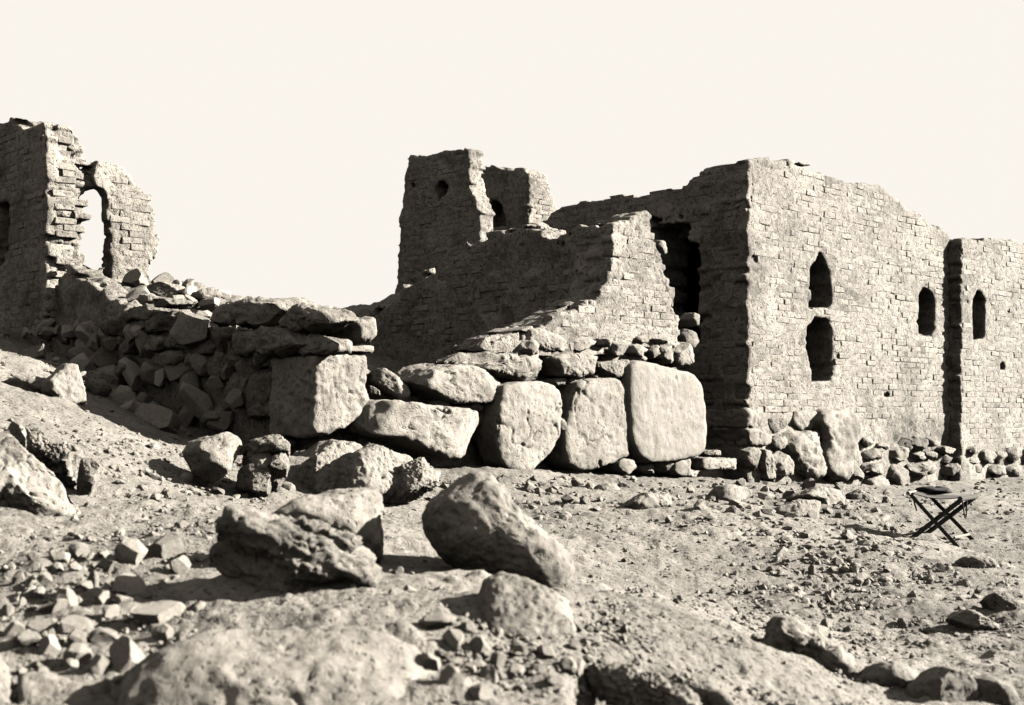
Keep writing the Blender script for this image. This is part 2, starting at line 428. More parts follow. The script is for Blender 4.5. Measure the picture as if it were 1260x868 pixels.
gp += [(-3, 2, .75), (0, 2, .55), (3, 2, .3), (-2, 0, .5), (0, 0, .3), (2, 0, .15), (-6, 4, 1.2), (-8, 9, 2.0), (-9, 14, 2.5), (-7, 16, 2.7), (6, 4, .1), (8, 9, .15),
       (9, 16, .3), (11, 22, .4), (4, 22, .6), (-2, 16, 1.2), (-4, 20, 1.2), (0, -4, .2), (-12, 22, 2.3), (0, 26, .8), (14, 12, .1), (-13, 6, 1.9)]
gp = np.array(gp)
def rbf_fit(pts, lam=.002):
    n = len(pts); X = pts[:, :2]
    r2 = ((X[:, None]-X[None])**2).sum(-1); Kk = .5*r2*np.log(r2+1e-9) + lam*np.eye(n)*10
    Q = np.hstack([np.ones((n, 1)), X]); Am = np.block([[Kk, Q], [Q.T, np.zeros((3, 3))]])
    return X, np.linalg.solve(Am, np.concatenate([pts[:, 2], [0, 0, 0]]))
def rbf_eval(fit, x, y):
    X, w = fit; out = np.empty(x.size); xf, yf = x.ravel(), y.ravel()
    for s in range(0, x.size, 40000):
        a, b = xf[s:s+40000], yf[s:s+40000]
        r2 = (a[:, None]-X[None, :, 0])**2 + (b[:, None]-X[None, :, 1])**2
        out[s:s+40000] = (.5*r2*np.log(r2+1e-9))@w[:-3] + w[-3] + w[-2]*a + w[-1]*b
    return out.reshape(x.shape)
gfit = rbf_fit(gp)
def ground_z(x, y, detail=True):
    x = np.atleast_1d(np.asarray(x, float)); y = np.atleast_1d(np.asarray(y, float))
    r = np.hypot(x, y-9); w = np.clip((r-15)/12, 0, 1); w = w*w*(3-2*w)
    z = rbf_eval(gfit, x, y)
    z = np.where(w < 1, z, 0)*(1-w) + w*(.6 - .2*np.clip((r-27)/200, 0, 3))
    p = np.stack([x.ravel(), y.ravel(), 0*x.ravel()], 1)
    z = z + (fbm(p, 1.1, 2, 50)*.03).reshape(x.shape)
    pit = np.clip((1-np.hypot((x-.50)/.34, (y-3.93)/.50))/.3, 0, 1); z = z - .36*pit*pit*(3-2*pit)     # hollow under the ledge
    if detail:
        fine = fbm(p, 5.0, 3, 60)*.016 + np.clip(fbm(p, 11.0, 3, 70), -.2, 1)*.016 + np.abs(vnoise(p*34, 80))*.007
        z = z + fine.reshape(x.shape)
    return z
def ground_D(px, py):
    r = ray(px, py); Ds = np.exp(np.linspace(math.log(2.2), math.log(30), 700))
    g = ground_z(r[0]*Ds, Ds, False); zr = CZ + r[2]*Ds
    below = np.where(zr < g)[0]
    return float(Ds[below[0]]) if len(below) else 30.0
th = np.concatenate([np.radians(np.linspace(-180, -31, 36, endpoint=False)), np.radians(np.linspace(-31, 31, 780, endpoint=False)), np.radians(np.linspace(31, 180, 36, endpoint=False))])
rr = np.concatenate([np.geomspace(.25, 2.6, 14, endpoint=False), np.geomspace(2.6, 21, 370, endpoint=False), np.geomspace(21, 900, 40)])
RR, TH = np.meshgrid(rr, th, indexing='ij'); gx = RR*np.sin(TH); gy = RR*np.cos(TH); gz = ground_z(gx, gy)
nr, nt_ = RR.shape
gi = np.arange(nr-1)[:, None]*nt_; gj = np.arange(nt_)[None]; gj2 = (gj+1) % nt_
gf = np.stack([gi+gj, gi+gj2, gi+nt_+gj2, gi+nt_+gj], -1).reshape(-1, 4)[:, ::-1]
gv = np.stack([gx, gy, gz], -1).reshape(-1, 3)
o = put('ground', mesh_from(gv, gf, 'ground'), M['earth']); tag(o, kind='structure', label='pale stony earth scattered with grit and small stones')

# heap of debris filling the ground behind the low stone walls
MC = [(500,490,12.0),(560,470,12.6),(475,480,12.9),(470,464,15.0),(520,472,13.6),(540,464,14.4),(600,442,14.0),(670,412,13.5),
      (400,420,11.9),(330,408,11.5),(290,404,11.9),(240,402,12.3),(200,396,12.7),(150,388,13.3),(100,394,13.9),(88,325,14.9),(104,352,14.6),(124,372,14.2),(142,380,13.8),
      (240,358,14.6),(200,350,15.0),(150,346,15.5),(300,378,14.5),(380,405,14),(400,410,16),(420,412,18),(300,390,20),(200,375,20),(100,350,17),(540,345,18.6),(600,345,18.6)]
mp = [tuple(P(*g)) for g in MC]
def ab(a, b): q = K0 + dA*a + dB*b; return q
for a, b, z in [(5.95,.1,.95),(5.95,1.2,1.0),(5.9,2.4,1.3),(6.8,1,.7),(8,2,.7),(9,4,1.2),(9,9,2.8),(6,9,3.2),(2,12,2.6),(.2,12,2.4),(5,4,2.6),(5.2,1.5,1.3),(4.9,.7,1.3)]:
    q = ab(a, b); mp.append((q[0], q[1], z))
mfit = rbf_fit(np.array(mp))
aa = np.linspace(.25, 9.2, 230); bb = np.linspace(.32, 12, 300)
AA, BB = np.meshgrid(aa, bb, indexing='ij')
mx = K0[0]+dA[0]*AA+dB[0]*BB; my = K0[1]+dA[1]*AA+dB[1]*BB
mz = rbf_eval(mfit, mx, my)
pp = np.stack([mx.ravel(), my.ravel(), 0*mx.ravel()], 1)
mz = mz + (fbm(pp, 1.6, 3, 150)*.07 + fbm(pp, 7, 3, 160)*.03).reshape(mx.shape)
edge = np.minimum.reduce([(AA-.25)/.06, (9.2-AA)/.06, (BB-.32)/.06, (12-BB)/.06, np.ones_like(AA)])
mz = np.where(edge <= 0, .3, mz)
na, nb = AA.shape; ia = (np.arange(na-1)[:, None]*nb + np.arange(nb-1)[None]).ravel()
mf = np.stack([ia, ia+nb, ia+nb+1, ia+1], 1)
o = put('debris_mound', mesh_from(np.stack([mx, my, mz], -1).reshape(-1, 3), mf, 'debris_mound'), M['earth'])
tag(o, kind='structure', label='sloping mound of earth and collapsed mudbrick behind the low walls')

# ------------------------------------------------------------------ tall mudbrick building on the right
def A_(pts, base=C0, proud=0.0): return [tz(x, y, base, dA, proud) for x, y in pts]
def B_(pts, base=C0, proud=0.0): return [tz(x, y, base, dB, proud) for x, y in pts]
bld = thing('mudbrick_building', (C0[0]+1, C0[1]+2, .6), 'tall mudbrick building with two stacked dark window slits and a footing of boulders', 'building')
front = A_([(920,560),(920,201),(935,197),(962,196),(990,203),(1010,210),(1042,222),(1066,224),(1084,226),(1092,236),(1104,246),(1118,255),(1130,262),(1140,269),(1150,277),(1160,280),(1168,284),(1170,590)])
front[0] = (0.0, .4); front[-1] = (front[-1][0], .2)
niches = [(A_([(999,378),(998,345),(997,330),(1003,322),(1010,311),(1017,322),(1022,340),(1025,378)]), .55),
          (A_([(1000,470),(996,440),(992,420),(994,402),(1004,391),(1018,393),(1024,405),(1026,440),(1024,470)]), None),
          (A_([(1130,412),(1130,385),(1131,362),(1136,352),(1146,358),(1150,362),(1150,412)]), .30),
          (A_([(1090,490),(1089,485),(1093,483),(1096,486),(1095,490)]), .08)]
ruin('front_wall', C0, dA, front, .75, M['mud'], bld, niches, seed=1, ragged=.05, h=.034, erode=.018)
lay_bricks(C0, dA, front, bld, niches, limit=300, keep=.975, seed=1, erode=.018, zmin=1.42, near_t=.6)
side = B_([(918,201),(900,200),(880,207),(862,214),(845,224),(838,232),(815,233),(790,238),(760,242),(735,246),(712,250),(690,256),(676,264),(668,272)])
side[0] = (0.03, side[0][1])
side = side + [(3.9, side[-1][1]-.3), (3.9, .3), (0.03, .3)]
breach = [(B_(z6a([(640,200),(700,215),(770,190),(800,225),(838,310),(895,370),(950,440),(985,485),(985,545),(945,620),(915,700),(905,790),(770,800),(640,800)])), None)]
ruin('side_wall', C0, dB, side, .75, M['mud'], bld, breach, seed=2, ragged=.025, h=.032, erode=.02)
lay_bricks(C0, dB, side, bld, breach, limit=0, keep=.96, seed=2, margin=.04)
q = C0 + dA*4.45
ruin('shade_back_wall', q, dB, [(.7,.3),(.7,3.9),(4,3.9),(4,.3)], .7, M['mud'], bld, h=.06, seed=3)  # unseen wall added to keep the inside dark behind the breach
q = C0 + dB*3.2
ruin('shade_rear_wall', q, dA, [(.7,.3),(.7,3.9),(4.5,3.9),(4.5,.3)], .7, M['mud'], bld, h=.06, seed=4)  # second unseen wall, added to close off light from the interior
def box(name, base, t0, t1, d0, d1, za, zb, material, parent):
    v = []
    for t in (t0, t1):
        for d in (d0, d1):
            for z in (za, zb): v.append([*(base + dA*t + dB*d), z])
    f = [(0,1,3,2),(4,6,7,5),(0,4,5,1),(2,3,7,6),(0,2,6,4),(1,5,7,3)]
    return solid(name, np.array(v), np.array(f), material, parent, smooth=False)
box('shade_roof', C0, .6, 4.6, .6, 3.4, 3.85, 4.0, M['mud'], bld)  # slab added to block the sky so the breach looks black

def footing(outline, thick=.45, proud=.06, material='pale', parent=bld, p=5, cuts=2, rough=None, m=56, rings=22):
    return stone('footing_stone', outline, planeA(proud), thick, material, parent, p=p, cuts=cuts, rough=rough, m=m, rings=rings)
footing(zG([(345,25),(450,22),(468,90),(492,150),(400,155),(342,150)]), .8, .04, 'white', p=10, cuts=2, rough=.02)
footing(zG([(340,160),(480,155),(530,210),(525,265),(460,290),(370,282),(342,240)]), .8, .05, 'white', p=9, cuts=2, rough=.02)
footing(zG([(540,230),(580,205),(625,210),(642,260),(620,305),(560,310),(525,280)]), .4, .10)
footing(zG([(355,310),(400,290),(460,300),(482,350),(460,420),(440,470),(370,425),(350,370)]), .6, .10, 'grey')
footing(zG([(498,308),(540,318),(566,370),(562,522),(500,514),(490,400)]), .3, .14, 'white')
footing(zG([(568,350),(610,308),(660,350),(697,420),(692,492),(600,502),(565,480)]), .3, .16, 'white')
footing(zG([(650,180),(750,185),(880,165),(900,330),(925,440),(915,505),(820,520),(760,470),(700,380),(640,250)]), .6, .17, 'pale', p=5, cuts=1, m=80, rough=.035)
footing(zG([(880,90),(950,22),(1120,12),(1170,100),(1152,230),(1122,380),(1087,545),(1000,532),(930,472),(900,340),(930,230)]), .65, .22, 'pale', p=7, cuts=0, m=80, rough=.035)
footing(zG([(20,368),(310,362),(322,455),(20,448)]), .35, .20, 'pale', p=8, rough=.015)
footing(zG([(60,313),(165,313),(172,348),(60,344)]), .25, .12, 'grey')
footing(zG([(500,80),(640,70),(660,170),(560,200),(500,160)]), .35, .02, 'rough')
footing(zG([(690,30),(850,30),(870,160),(740,190),(660,120)]), .35, .05, 'pale')
SM = [(640,290,755,335),(650,340,750,400),(680,395,782,472),(755,282,842,348),(762,345,830,470),(828,338,942,402),(940,310,1022,352),(1018,262,1062,310),(1030,306,1116,352),
      (800,242,842,300),(838,236,900,302),(898,248,944,288),(830,300,900,340),(890,300,940,335),(960,280,1012,312),(700,265,760,300),(960,348,1050,398),(1045,350,1140,398),(655,230,690,290),(600,350,655,420)]
for i, b in enumerate(SM):
    footing(zB(blob(*b, seed=i+20)), .34, .10+.05*(i % 3), ['pale', 'grey', 'pale'][i % 3], m=36, rings=16, cuts=11, p=8)

# lower block beyond the crack
blk = thing('mudbrick_block', (C0[0]+5, C0[1]+5, .4), 'lower mudbrick block beyond the tall vertical crack, with one narrow niche', 'building')
PB = C0 - dB*.18
def A2(pts): return [tz(x, y, PB, dA) for x, y in pts]
front2 = A2([(1182,600),(1183,293),(1190,290),(1205,292),(1220,291),(1235,293),(1250,292),(1256,297),(1275,300),(1310,304),(1340,308),(1340,600)])
front2[0] = (front2[0][0], .2); front2[-1] = (front2[-1][0], .2)
nic2 = [(A2([(1198,418),(1197,390),(1197,366),(1203,357),(1210,362),(1213,370),(1212,418)]), .24), (A2([(1232,454),(1231,448),(1235,445),(1237,454)]), .08)]
ruin('front_wall', PB, dA, front2, .9, M['mud'], blk, nic2, h=.034, seed=6, ragged=.045, erode=.018)
lay_bricks(PB, dA, front2, blk, nic2, limit=200, keep=.975, seed=6, erode=.018, zmin=1.0, near_t=6.0)
SM2 = [(1110,288,1172,352),(1168,294,1206,350),(1206,284,1268,352),(1138,352,1218,402),(1212,350,1275,402),(1060,280,1112,312),(1270,290,1340,350),(1280,345,1360,400)]
for i, b in enumerate(SM2):
    stone('footing_stone', zB(blob(*b, seed=i+60)), planeA(.12, PB), .34, ['pale', 'pale', 'grey'][i % 3], blk, cuts=11, m=36, rings=16, p=8)

# ------------------------------------------------------------------ broken wall on huge boulders (centre)
rw = thing('ruined_wall', (1.0, 13.2, .9), 'broken mudbrick wall standing on a row of huge upright boulders', 'wall')
mid = A_([(600,425),(640,412),(668,400),(690,388),(712,377),(735,362),(748,342),(752,300),(754,277),(765,274),(776,275),(778,266),(786,261),(793,261),(802,269),(806,290),(808,310),(815,316),(820,335),(826,350),(832,358),(830,378),(838,398),(840,428),(600,440)])
ruin('brick_wall', C0, dA, mid, .55, M['mud'], rw, seed=8, ragged=.05, h=.024, erode=.02)
lay_bricks(C0, dA, mid, rw, limit=300, keep=.97, seed=8, near_t=-2, margin=.03)
MB0 = C0 + dA*(tz(754, 300, C0, dA)[0])
cross = [tz(x, y, MB0, dB) for x, y in [(753,277),(740,279),(720,282),(705,283),(697,292),(690,306),(672,302),(662,290),(655,276),(640,277),(622,282),(606,287),(592,294),(575,302),(560,313),(545,322),(520,338),(500,349),(486,364),(472,376),(461,386),(456,393)]]
cross[0] = (0.04, cross[0][1])
cross = cross + [(cross[-1][0]+.1, 1.2), (0.04, 1.2)]
ruin('cross_wall', MB0, dB, cross, .5, M['mud'], rw, seed=9, ragged=.075, erode=.07, h=.03)
lay_bricks(MB0, dB, cross, rw, limit=0, keep=.8, seed=9, proud=-.004, margin=.08, erode=.07)
core = A_([(470,500),(540,480),(600,440),(700,425),(838,424),(866,470),(866,590),(470,590)])
ruin('rubble_core', C0+dB*.26, dA, core, .4, M['mud'], rw, seed=10, ragged=.06, erode=.06, h=.035)
def mega(outline, thick=.55, proud=.10, material='pale', p=4.5, cuts=4, rough=None, m=90, rings=38, name='boulder', grow=1.05):
    c_ = np.mean(outline, 0); outline = [tuple(c_ + (np.array(q_)-c_)*grow) for q_ in outline]
    return stone(name, outline, planeA(proud), thick, material, rw, p=p, cuts=cuts, rough=rough, m=m, rings=rings)
mega(z6([(550,205),(590,178),(660,190),(760,215),(850,240),(890,290),(905,400),(917,520),(905,610),(870,637),(760,657),(650,667),(590,632),(558,560),(545,420),(540,300)]), .42, .20, 'white', p=11, cuts=0, rough=.011, grow=1.03)
mega(z6([(290,285),(390,263),(470,258),(522,300),(532,400),(542,520),(537,632),(480,655),(380,690),(300,700),(235,660),(225,560),(250,420)]), .40, .14, 'pale', p=10, cuts=0, rough=.014, grow=1.04)
mega(z5([(725,380),(800,358),(880,353),(950,368),(992,410),(1003,500),(992,620),(940,700),(860,782),(790,795),(715,752),(685,640),(695,520),(708,440)]), .36, .24, 'pale', p=10, cuts=0, rough=.012, grow=1.03)
mega(z5([(140,450),(250,452),(400,478),(520,488),(640,508),(655,560),(605,640),(545,712),(450,718),(330,672),(230,625),(115,605),(100,530)]), .6, .30, 'pale', p=10, cuts=4, rough=.018, grow=1.04)
mega(z5([(320,352),(400,288),(470,272),(560,278),(650,308),(755,345),(725,420),(645,458),(540,458),(460,445),(380,395)]), .6, .16, 'pale', p=10, cuts=4, rough=.018, grow=1.06)
mega(z5([(590,195),(650,138),(720,128),(800,148),(820,190),(785,218),(700,210),(620,210)]), .45, .02, 'grey', p=3.4)
mega(z5([(475,262),(560,212),(700,212),(780,212),(905,208),(962,250),(974,310),(932,348),(820,348),(740,332),(640,292)]), .5, .10, 'pale', p=4)
mega(z6([(180,160),(250,133),(400,150),(415,190),(382,237),(300,252),(230,247)]), .4, .14, 'white', p=5)
mega(z6([(415,180),(540,168),(563,200),(542,252),(440,257),(413,230)]), .4, .12, 'pale', p=5)
mega(z6([(5,60),(60,18),(180,18),(242,70),(248,127),(150,132),(40,92)]), .4, .06, 'pale')
mega(z6([(770,120),(830,82),(872,110),(878,170),(830,203),(778,198)]), .4, .10, 'pale')
CH = [(240,60,392,132),(455,72,555,152),(556,92,642,160),(640,96,690,170),(686,92,722,170),(718,90,772,192),(165,258,252,302),(512,275,545,318),(20,70,110,150),(245,250,330,290),
      (540,150,640,185),(470,650,610,730),(600,672,705,722),(700,662,760,722),(760,640,885,742),(270,695,340,735),(530,618,565,642),(545,300,575,420),(380,240,420,262),(300,120,420,150),
      (400,60,470,110),(560,50,650,92),(660,60,760,96),(195,440,262,520)]
for i, b in enumerate(CH):
    mega(z6(blob(*b, seed=i+90)), .3, .06+.04*(i % 3), ['pale', 'grey', 'pale', 'white'][i % 4], cuts=11, m=36, rings=16, p=8, name='stone')
for i, b in enumerate([(560,455,625,500),(640,440,700,490),(640,560,690,672),(580,470,650,505),(660,490,715,560),(400,440,480,490),(520,470,570,498),(810,150,910,225),(690,205,780,235)]):
    mega(z5(blob(*b, seed=i+130)), .3, .08, ['pale', 'grey'][i % 2], cuts=11, m=36, rings=16, p=8, name='stone')
stone('stone', z6a([(672,330),(690,295),(712,298),(726,340),(722,366),(700,372)]), planeA(-.02), .25, 'pale', rw, m=36, rings=16)
stone('stone', z6a([(800,760),(830,730),(870,745),(885,800),(850,830),(805,815)]), planeA(-.05), .3, 'rough', rw, m=36, rings=16)
stone('stone', z6a([(842,680),(862,648),(880,655),(878,715),(850,722)]), planeA(-.12), .25, 'pale', rw, m=36, rings=16)

# ------------------------------------------------------------------ low stone wall with the squared corner block
lw = thing('stone_wall', (K0[0], K0[1], 1.0), 'low dry stone wall ending in a squared corner block topped by thin slabs', 'wall')
PK = (np.array([K0[0], K0[1], 0]), -B3)
def kstone(name, outline, thick, proud=0.0, material='pale', p=4, cuts=2, rough=None, m=64, rings=26):
    return stone(name, z3(outline), (PK[0]-B3*proud, -B3), thick, material, lw, p=p, cuts=cuts, rough=rough, m=m, rings=rings)
kstone('corner_block', [(520,298),(725,300),(729,350),(722,410),(740,490),(715,522),(640,572),(518,618),(514,560),(517,420)], .72, 0, 'pale', p=14, cuts=0, rough=.02, m=110, rings=54)
kstone('slab', [(600,262),(757,266),(755,292),(600,290)], .75, .03, 'white', p=10, cuts=0, rough=.01)
kstone('slab', [(680,168),(765,150),(770,220),(745,258),(690,248)], .95, .02, 'pale', p=6, cuts=1)
def bstone(name, outline, thick=.5, proud=.0, material='grey', p=3.5, cuts=3, m=64, rings=26, zf=z3):
    return stone(name, zf(outline), (np.array([K0[0], K0[1], 0])-A3*proud, -A3), thick, material, lw, p=p, cuts=cuts, m=m, rings=rings)
bstone('slab', [(62,140),(130,95),(230,80),(330,85),(352,130),(345,185),(280,195),(180,190),(90,188)], .6, .10, 'grey', p=4.5, cuts=4)
bstone('slab', [(345,130),(450,105),(545,130),(570,160),(430,205),(360,195)], .4, .05, 'grey', p=5, cuts=4)
bstone('slab', [(135,270),(180,215),(300,195),(430,230),(450,270),(330,300),(230,305)], .5, .14, 'grey', p=5, cuts=4)
bstone('slab', [(330,240),(520,225),(600,240),(600,292),(340,296)], .2, .0, 'grey', p=6)
bstone('boulder', [(145,420),(170,365),(240,360),(255,440),(230,500),(160,500)], .4, .04, 'rough')
bstone('boulder', [(240,420),(270,360),(330,350),(350,420),(350,560),(240,565)], .4, .02, 'rough')
bstone('boulder', [(40,200),(90,190),(140,230),(130,290),(60,300)], .4, .0, 'rough')
bstone('boulder', [(50,300),(140,300),(150,370),(90,400),(40,380)], .4, .0, 'rough')
bstone('boulder', [(150,300),(340,300),(340,355),(180,360)], .4, .0, 'rough')
for i, b in enumerate([(640,200,830,330),(560,240,660,330),(440,230,560,330),(330,240,430,320),(540,330,640,420),(650,320,760,410),(760,300,900,400),(880,330,1000,420),(420,320,530,400),(860,400,960,490),(960,430,1050,560),(740,400,860,480),(570,170,720,260),(700,140,800,190)]):
    bstone('boulder', blob(*b, seed=i+170), .45, .02+.03*(i % 3), ['rough', 'grey'][i % 2], cuts=8, m=50, rings=18, p=5, zf=z2)
wallB = [tz(x, y, K0, dB) for x, y in [(385,440),(350,435),(300,418),(260,412),(232,406),(205,386),(160,386),(135,380),(115,366),(98,346),(82,334),(66,330)]]
wallB = [(.6, 2.0)] + wallB[1:] + [(6.2, 2.4), (6.2, .8), (.6, .8)]
ruin('rubble_core', K0+dA*.12, dB, wallB, .4, M['mud'], lw, seed=12, ragged=.09, erode=.08, h=.04)
rock_low = stone('footing_stone', z3([(535,600),(620,578),(720,608),(860,640),(935,700),(955,800),(900,835),(700,800),(525,785),(520,690)]), (PK[0]-B3*.8, unit(-B3+.45*Z3)), 1.0, 'pale', lw, p=3, m=110, cuts=5, rough=.03, fine=.35)

# ------------------------------------------------------------------ ruined house on the left rise
LH0 = K0 + dB*5.45
lh = thing('ruined_house', (LH0[0], LH0[1], 2.2), 'ruined mudbrick house with a jagged broken end and a free standing pier beside a slit', 'building')
lsd = [tz(x, y, LH0, dB) for x, y in [(52,152),(40,158),(30,158),(22,148),(14,147),(0,152),(-30,156),(-70,163)]]
lsd[0] = (.02, lsd[0][1])
lsd = lsd + [(lsd[-1][0], 1.9), (.02, 1.9)]
lwin = [(([tz(x, y, LH0, dB) for x, y in [(-4,330),(-4,255),(4,247),(11,252),(10,300),(6,322)]]), .24)]
ruin('side_wall', LH0, dB, lsd, .36, M['mud'], lh, lwin, seed=14, ragged=.06, h=.032, erode=.02)
lay_bricks(LH0, dB, lsd, lh, lwin, limit=0, keep=.95, seed=14)
lend = [tz(x, y, LH0, dA) for x, y in [(53,156),(66,153),(88,160),(97,168),(102,185),(107,202),(117,203),(123,211),(121,230),(114,248),(116,262),(110,280),(110,305),(116,318),(122,332),(128,352),(130,380)]]
lend[0] = (0.02, lend[0][1])
lend = lend + [(lend[-1][0]+.1, 1.9), (0.02, 1.9)]
ruin('end_wall', LH0, dA, lend, .62, M['mud'], lh, seed=15, ragged=.10, erode=.05, course=.10)
lay_bricks(LH0, dA, lend, lh, limit=200, keep=.75, seed=15, proud=-.004, margin=.07, erode=.05)
PR0 = LH0 - dB*.05
pier = [tz(x, y, PR0, dA) for x, y in [(116,203),(122,197),(136,197),(152,205),(164,218),(178,232),(189,240),(194,262),(195,290),(193,312),(186,325),(184,345),(183,372),(140,385),(137,360),(135,330),(134,300),(133,270),(133,240),(130,232),(119,226)]]
ruin('pier', PR0, dA, pier, .2, M['mud'], lh, seed=16, ragged=.03, erode=.04)
lay_bricks(PR0, dA, pier, lh, limit=150, keep=.93, seed=16, proud=.004, erode=.04)

# fallen masonry on top of the rise between the house and the low wall
for i, (pts, D, mt, lab) in enumerate([
    (z2([(725,60),(760,55),(900,75),(940,100),(930,130),(800,130),(735,100)]), 14.0, 'pale', 'flat pale block of fallen masonry at the foot of the pier'),
    (z2([(935,110),(960,80),(1030,72),(1085,105),(1080,130),(1000,150),(940,140)]), 13.6, 'grey', 'dark rounded stone with a twig on the skyline beside fallen masonry'),
    (z2([(580,220),(600,170),(660,140),(700,175),(690,230),(620,250)]), 13.0, 'grey', 'upright lump of rubble on the edge of the rise'),
    (z2([(680,250),(690,200),(810,178),(850,240),(960,290),(870,330),(790,300),(720,290)]), 12.9, 'pale', 'large block of mudbrick rubble leaning over the shaded edge'),
    (z2([(690,100),(730,95),(760,130),(800,140),(760,170),(700,160)]), 13.5, 'pale', 'small fallen brick lump beneath the pier'),
    (z2([(830,120),(900,115),(930,160),(880,190),(830,170)]), 13.3, 'pale', 'small crumbling lump behind the leaning rubble block')]):
    ob = stone('fallen_masonry', pts, (P(pts[0][0], pts[0][1], D), unit((.45, -.8, .35))), .45, mt, None, p=4, cuts=3, m=56, rings=24)
    tag(ob, lab, 'rubble')

# ------------------------------------------------------------------ tower at the back
TD = 18.6
T0 = np.array([(578-CX)/F_PX*TD, TD])
tw = thing('watchtower', (T0[0], T0[1], 3.2), 'roofless mudbrick tower with a round hole rising behind the dark slope', 'tower')
tl = [tz(x, y, T0, dB) for x, y in [(590,300),(594,262),(590,240),(584,222),(583,205),(582,186),(574,182),(566,183),(553,187),(540,189),(525,191),(510,192),(502,194),(498,215),(494,250),(490,300),(486,350),(484,375)]]
tl = [(-.25, 2.6), (-.22, tz(592, 262, T0, dB)[1]), (-.1, tz(584, 245, T0, dB)[1]), (.02, tz(577, 222, T0, dB)[1]), (.03, tz(577, 186, T0, dB)[1])] + tl[6:] + [(tl[-1][0], 2.6)]
th_ = [([tz(x, y, T0, dB) for x, y in [(541,246),(536,241),(535,230),(539,223),(546,223),(550,230),(549,240)]], .26),
       ([tz(x, y, T0, dB) for x, y in [(506,232),(505,226),(509,225),(510,231)]], .2)]
ruin('wall', T0, dB, tl, .33, M['mud'], tw, th_, seed=18, ragged=.03, h=.03)
lay_bricks(T0, dB, tl, tw, th_, limit=0, keep=.95, seed=18, zmin=2.9, erode=.03)
T1 = np.array([(650-CX)/F_PX*20.2, 20.2])
tb = [tz(x, y, T1, dB) for x, y in [(648,212),(640,208),(625,209),(610,206),(596,206),(586,205),(560,205)]]
tb = [(0.03, tb[0][1])] + tb + [(tb[-1][0], 2.6), (.03, 2.6)]
tarch = [([tz(x, y, T1, dB) for x, y in [(596,280),(596,254),(602,248),(610,248),(617,254),(622,262),(624,280)]], .35)]
ruin('inner_wall', T1, dB, tb, .5, M['mud'], tw, tarch, seed=19, ragged=.04, h=.032)
ta = [tz(x, y, T1, dA) for x, y in [(650,212),(655,213),(663,222),(672,232),(681,243),(686,254),(692,262)]]
ta = [(0.02, 2.6), (0.02, ta[0][1])] + ta[1:] + [(ta[-1][0]+.1, 2.6)]
ruin('return_wall', T1, dA, ta, .5, M['mud'], tw, seed=20, ragged=.04, h=.032)
lay_bricks(T1, dA, ta, tw, limit=60, keep=.95, seed=20, zmin=3.6, erode=.03)

# ------------------------------------------------------------------ single boulders
def boulder(name, pts, label, material='grey', D=None, n=(.15, -.93, .32), thick=None, p=2.8, cuts=3, rough=None, m=80, rings=34, cat='rock', sink=4, fine=.35, push=.0, strata=None, emb=None, crack=None):
    pts = np.array(pts); bx = pts[np.argsort(pts[:, 1])[-3:]]
    if D is None: D = ground_D(bx[:, 0].mean(), bx[:, 1].mean()-sink)*.982
    if emb is not None: D = ground_D(pts[:, 0].mean(), min(880, pts[:, 1].mean())) - emb
    w = np.ptp(pts[:, 0])/F_PX*D; hgt = np.ptp(pts[:, 1])/F_PX*D
    if thick is None: thick = .5*(w+hgt)
    n = unit(n); c = pts.mean(0)
    pt = P(c[0], c[1], D+push)
    return tag(stone(name, pts, (pt, n), thick, material, None, p=p, cuts=cuts, rough=rough, m=m, rings=rings, fine=fine, strata=strata, crack=crack), label, cat)
boulder('standing_stone', z2([(283,505),(330,460),(380,465),(402,510),(427,600),(427,655),(300,678),(285,620),(250,592),(243,540)]), 'upright pale slab with a flat lit face standing in the hollow', 'white', n=(.72, -.68, .12), thick=.2, p=9, cuts=0, crack=0, rough=.012, push=-.12)
boulder('boulder', z2([(405,485),(450,472),(495,485),(532,560),(505,595),(440,620),(410,600)]), 'rough dark boulder right behind the upright pale slab', 'rough', p=2.6)
boulder('boulder', z2([(-30,540),(60,498),(180,508),(260,520),(245,602),(100,592),(10,590)]), 'low pale boulder on the other side of the upright slab', 'pale')
boulder('rock_outcrop', zC([(-120,40),(-20,-40),(30,20),(70,90),(140,190),(230,260),(330,330),(440,370),(500,430),(440,500),(290,515),(160,430),(0,400),(-120,430)]), 'broad pale rock outcrop split by dark clefts above the loose rubble', 'near_pale', D=6.75, n=(.30, -.62, .72), thick=.7, p=4, cuts=5, rough=.016, m=120, fine=.5, crack=.03)
boulder('rock_ledge', zC([(55,40),(110,45),(150,120),(150,165),(100,120)]), 'small fin of rock in the cleft of the pale outcrop', 'grey', D=7.2, n=(.4, -.6, .7), thick=.4, p=3.4, m=60)
boulder('rock_ledge', zC([(140,45),(200,60),(280,140),(400,190),(460,235),(450,330),(420,345),(350,270),(260,220),(180,150)]), 'narrow ridge of rock along the upper edge of the pale outcrop', 'near_grey', D=7.45, n=(.45, -.6, .66), thick=.5, p=3.6, cuts=4, rough=.03, m=100, fine=.5)
boulder('boulder', zC([(430,230),(480,235),(540,300),(500,350),(450,345)]), 'rounded knob of rock ending the narrow ridge', 'pale', D=7.3, n=(.4, -.6, .7), thick=.3, p=3, m=60)
boulder('boulder', z4([(270,300),(360,278),(480,285),(700,296),(900,365),(1000,400),(1100,520),(1112,590),(1000,645),(890,650),(740,625),(640,618),(540,520),(420,430),(295,360)]), 'dark layered rock slab leaning over its own black shadow', 'near_dark', D=4.8, n=(.36, -.7, .62), thick=.34, p=5, cuts=2, rough=.02, m=130, fine=.5, strata=((.42, .05, .9), 22, .04), crack=.012)
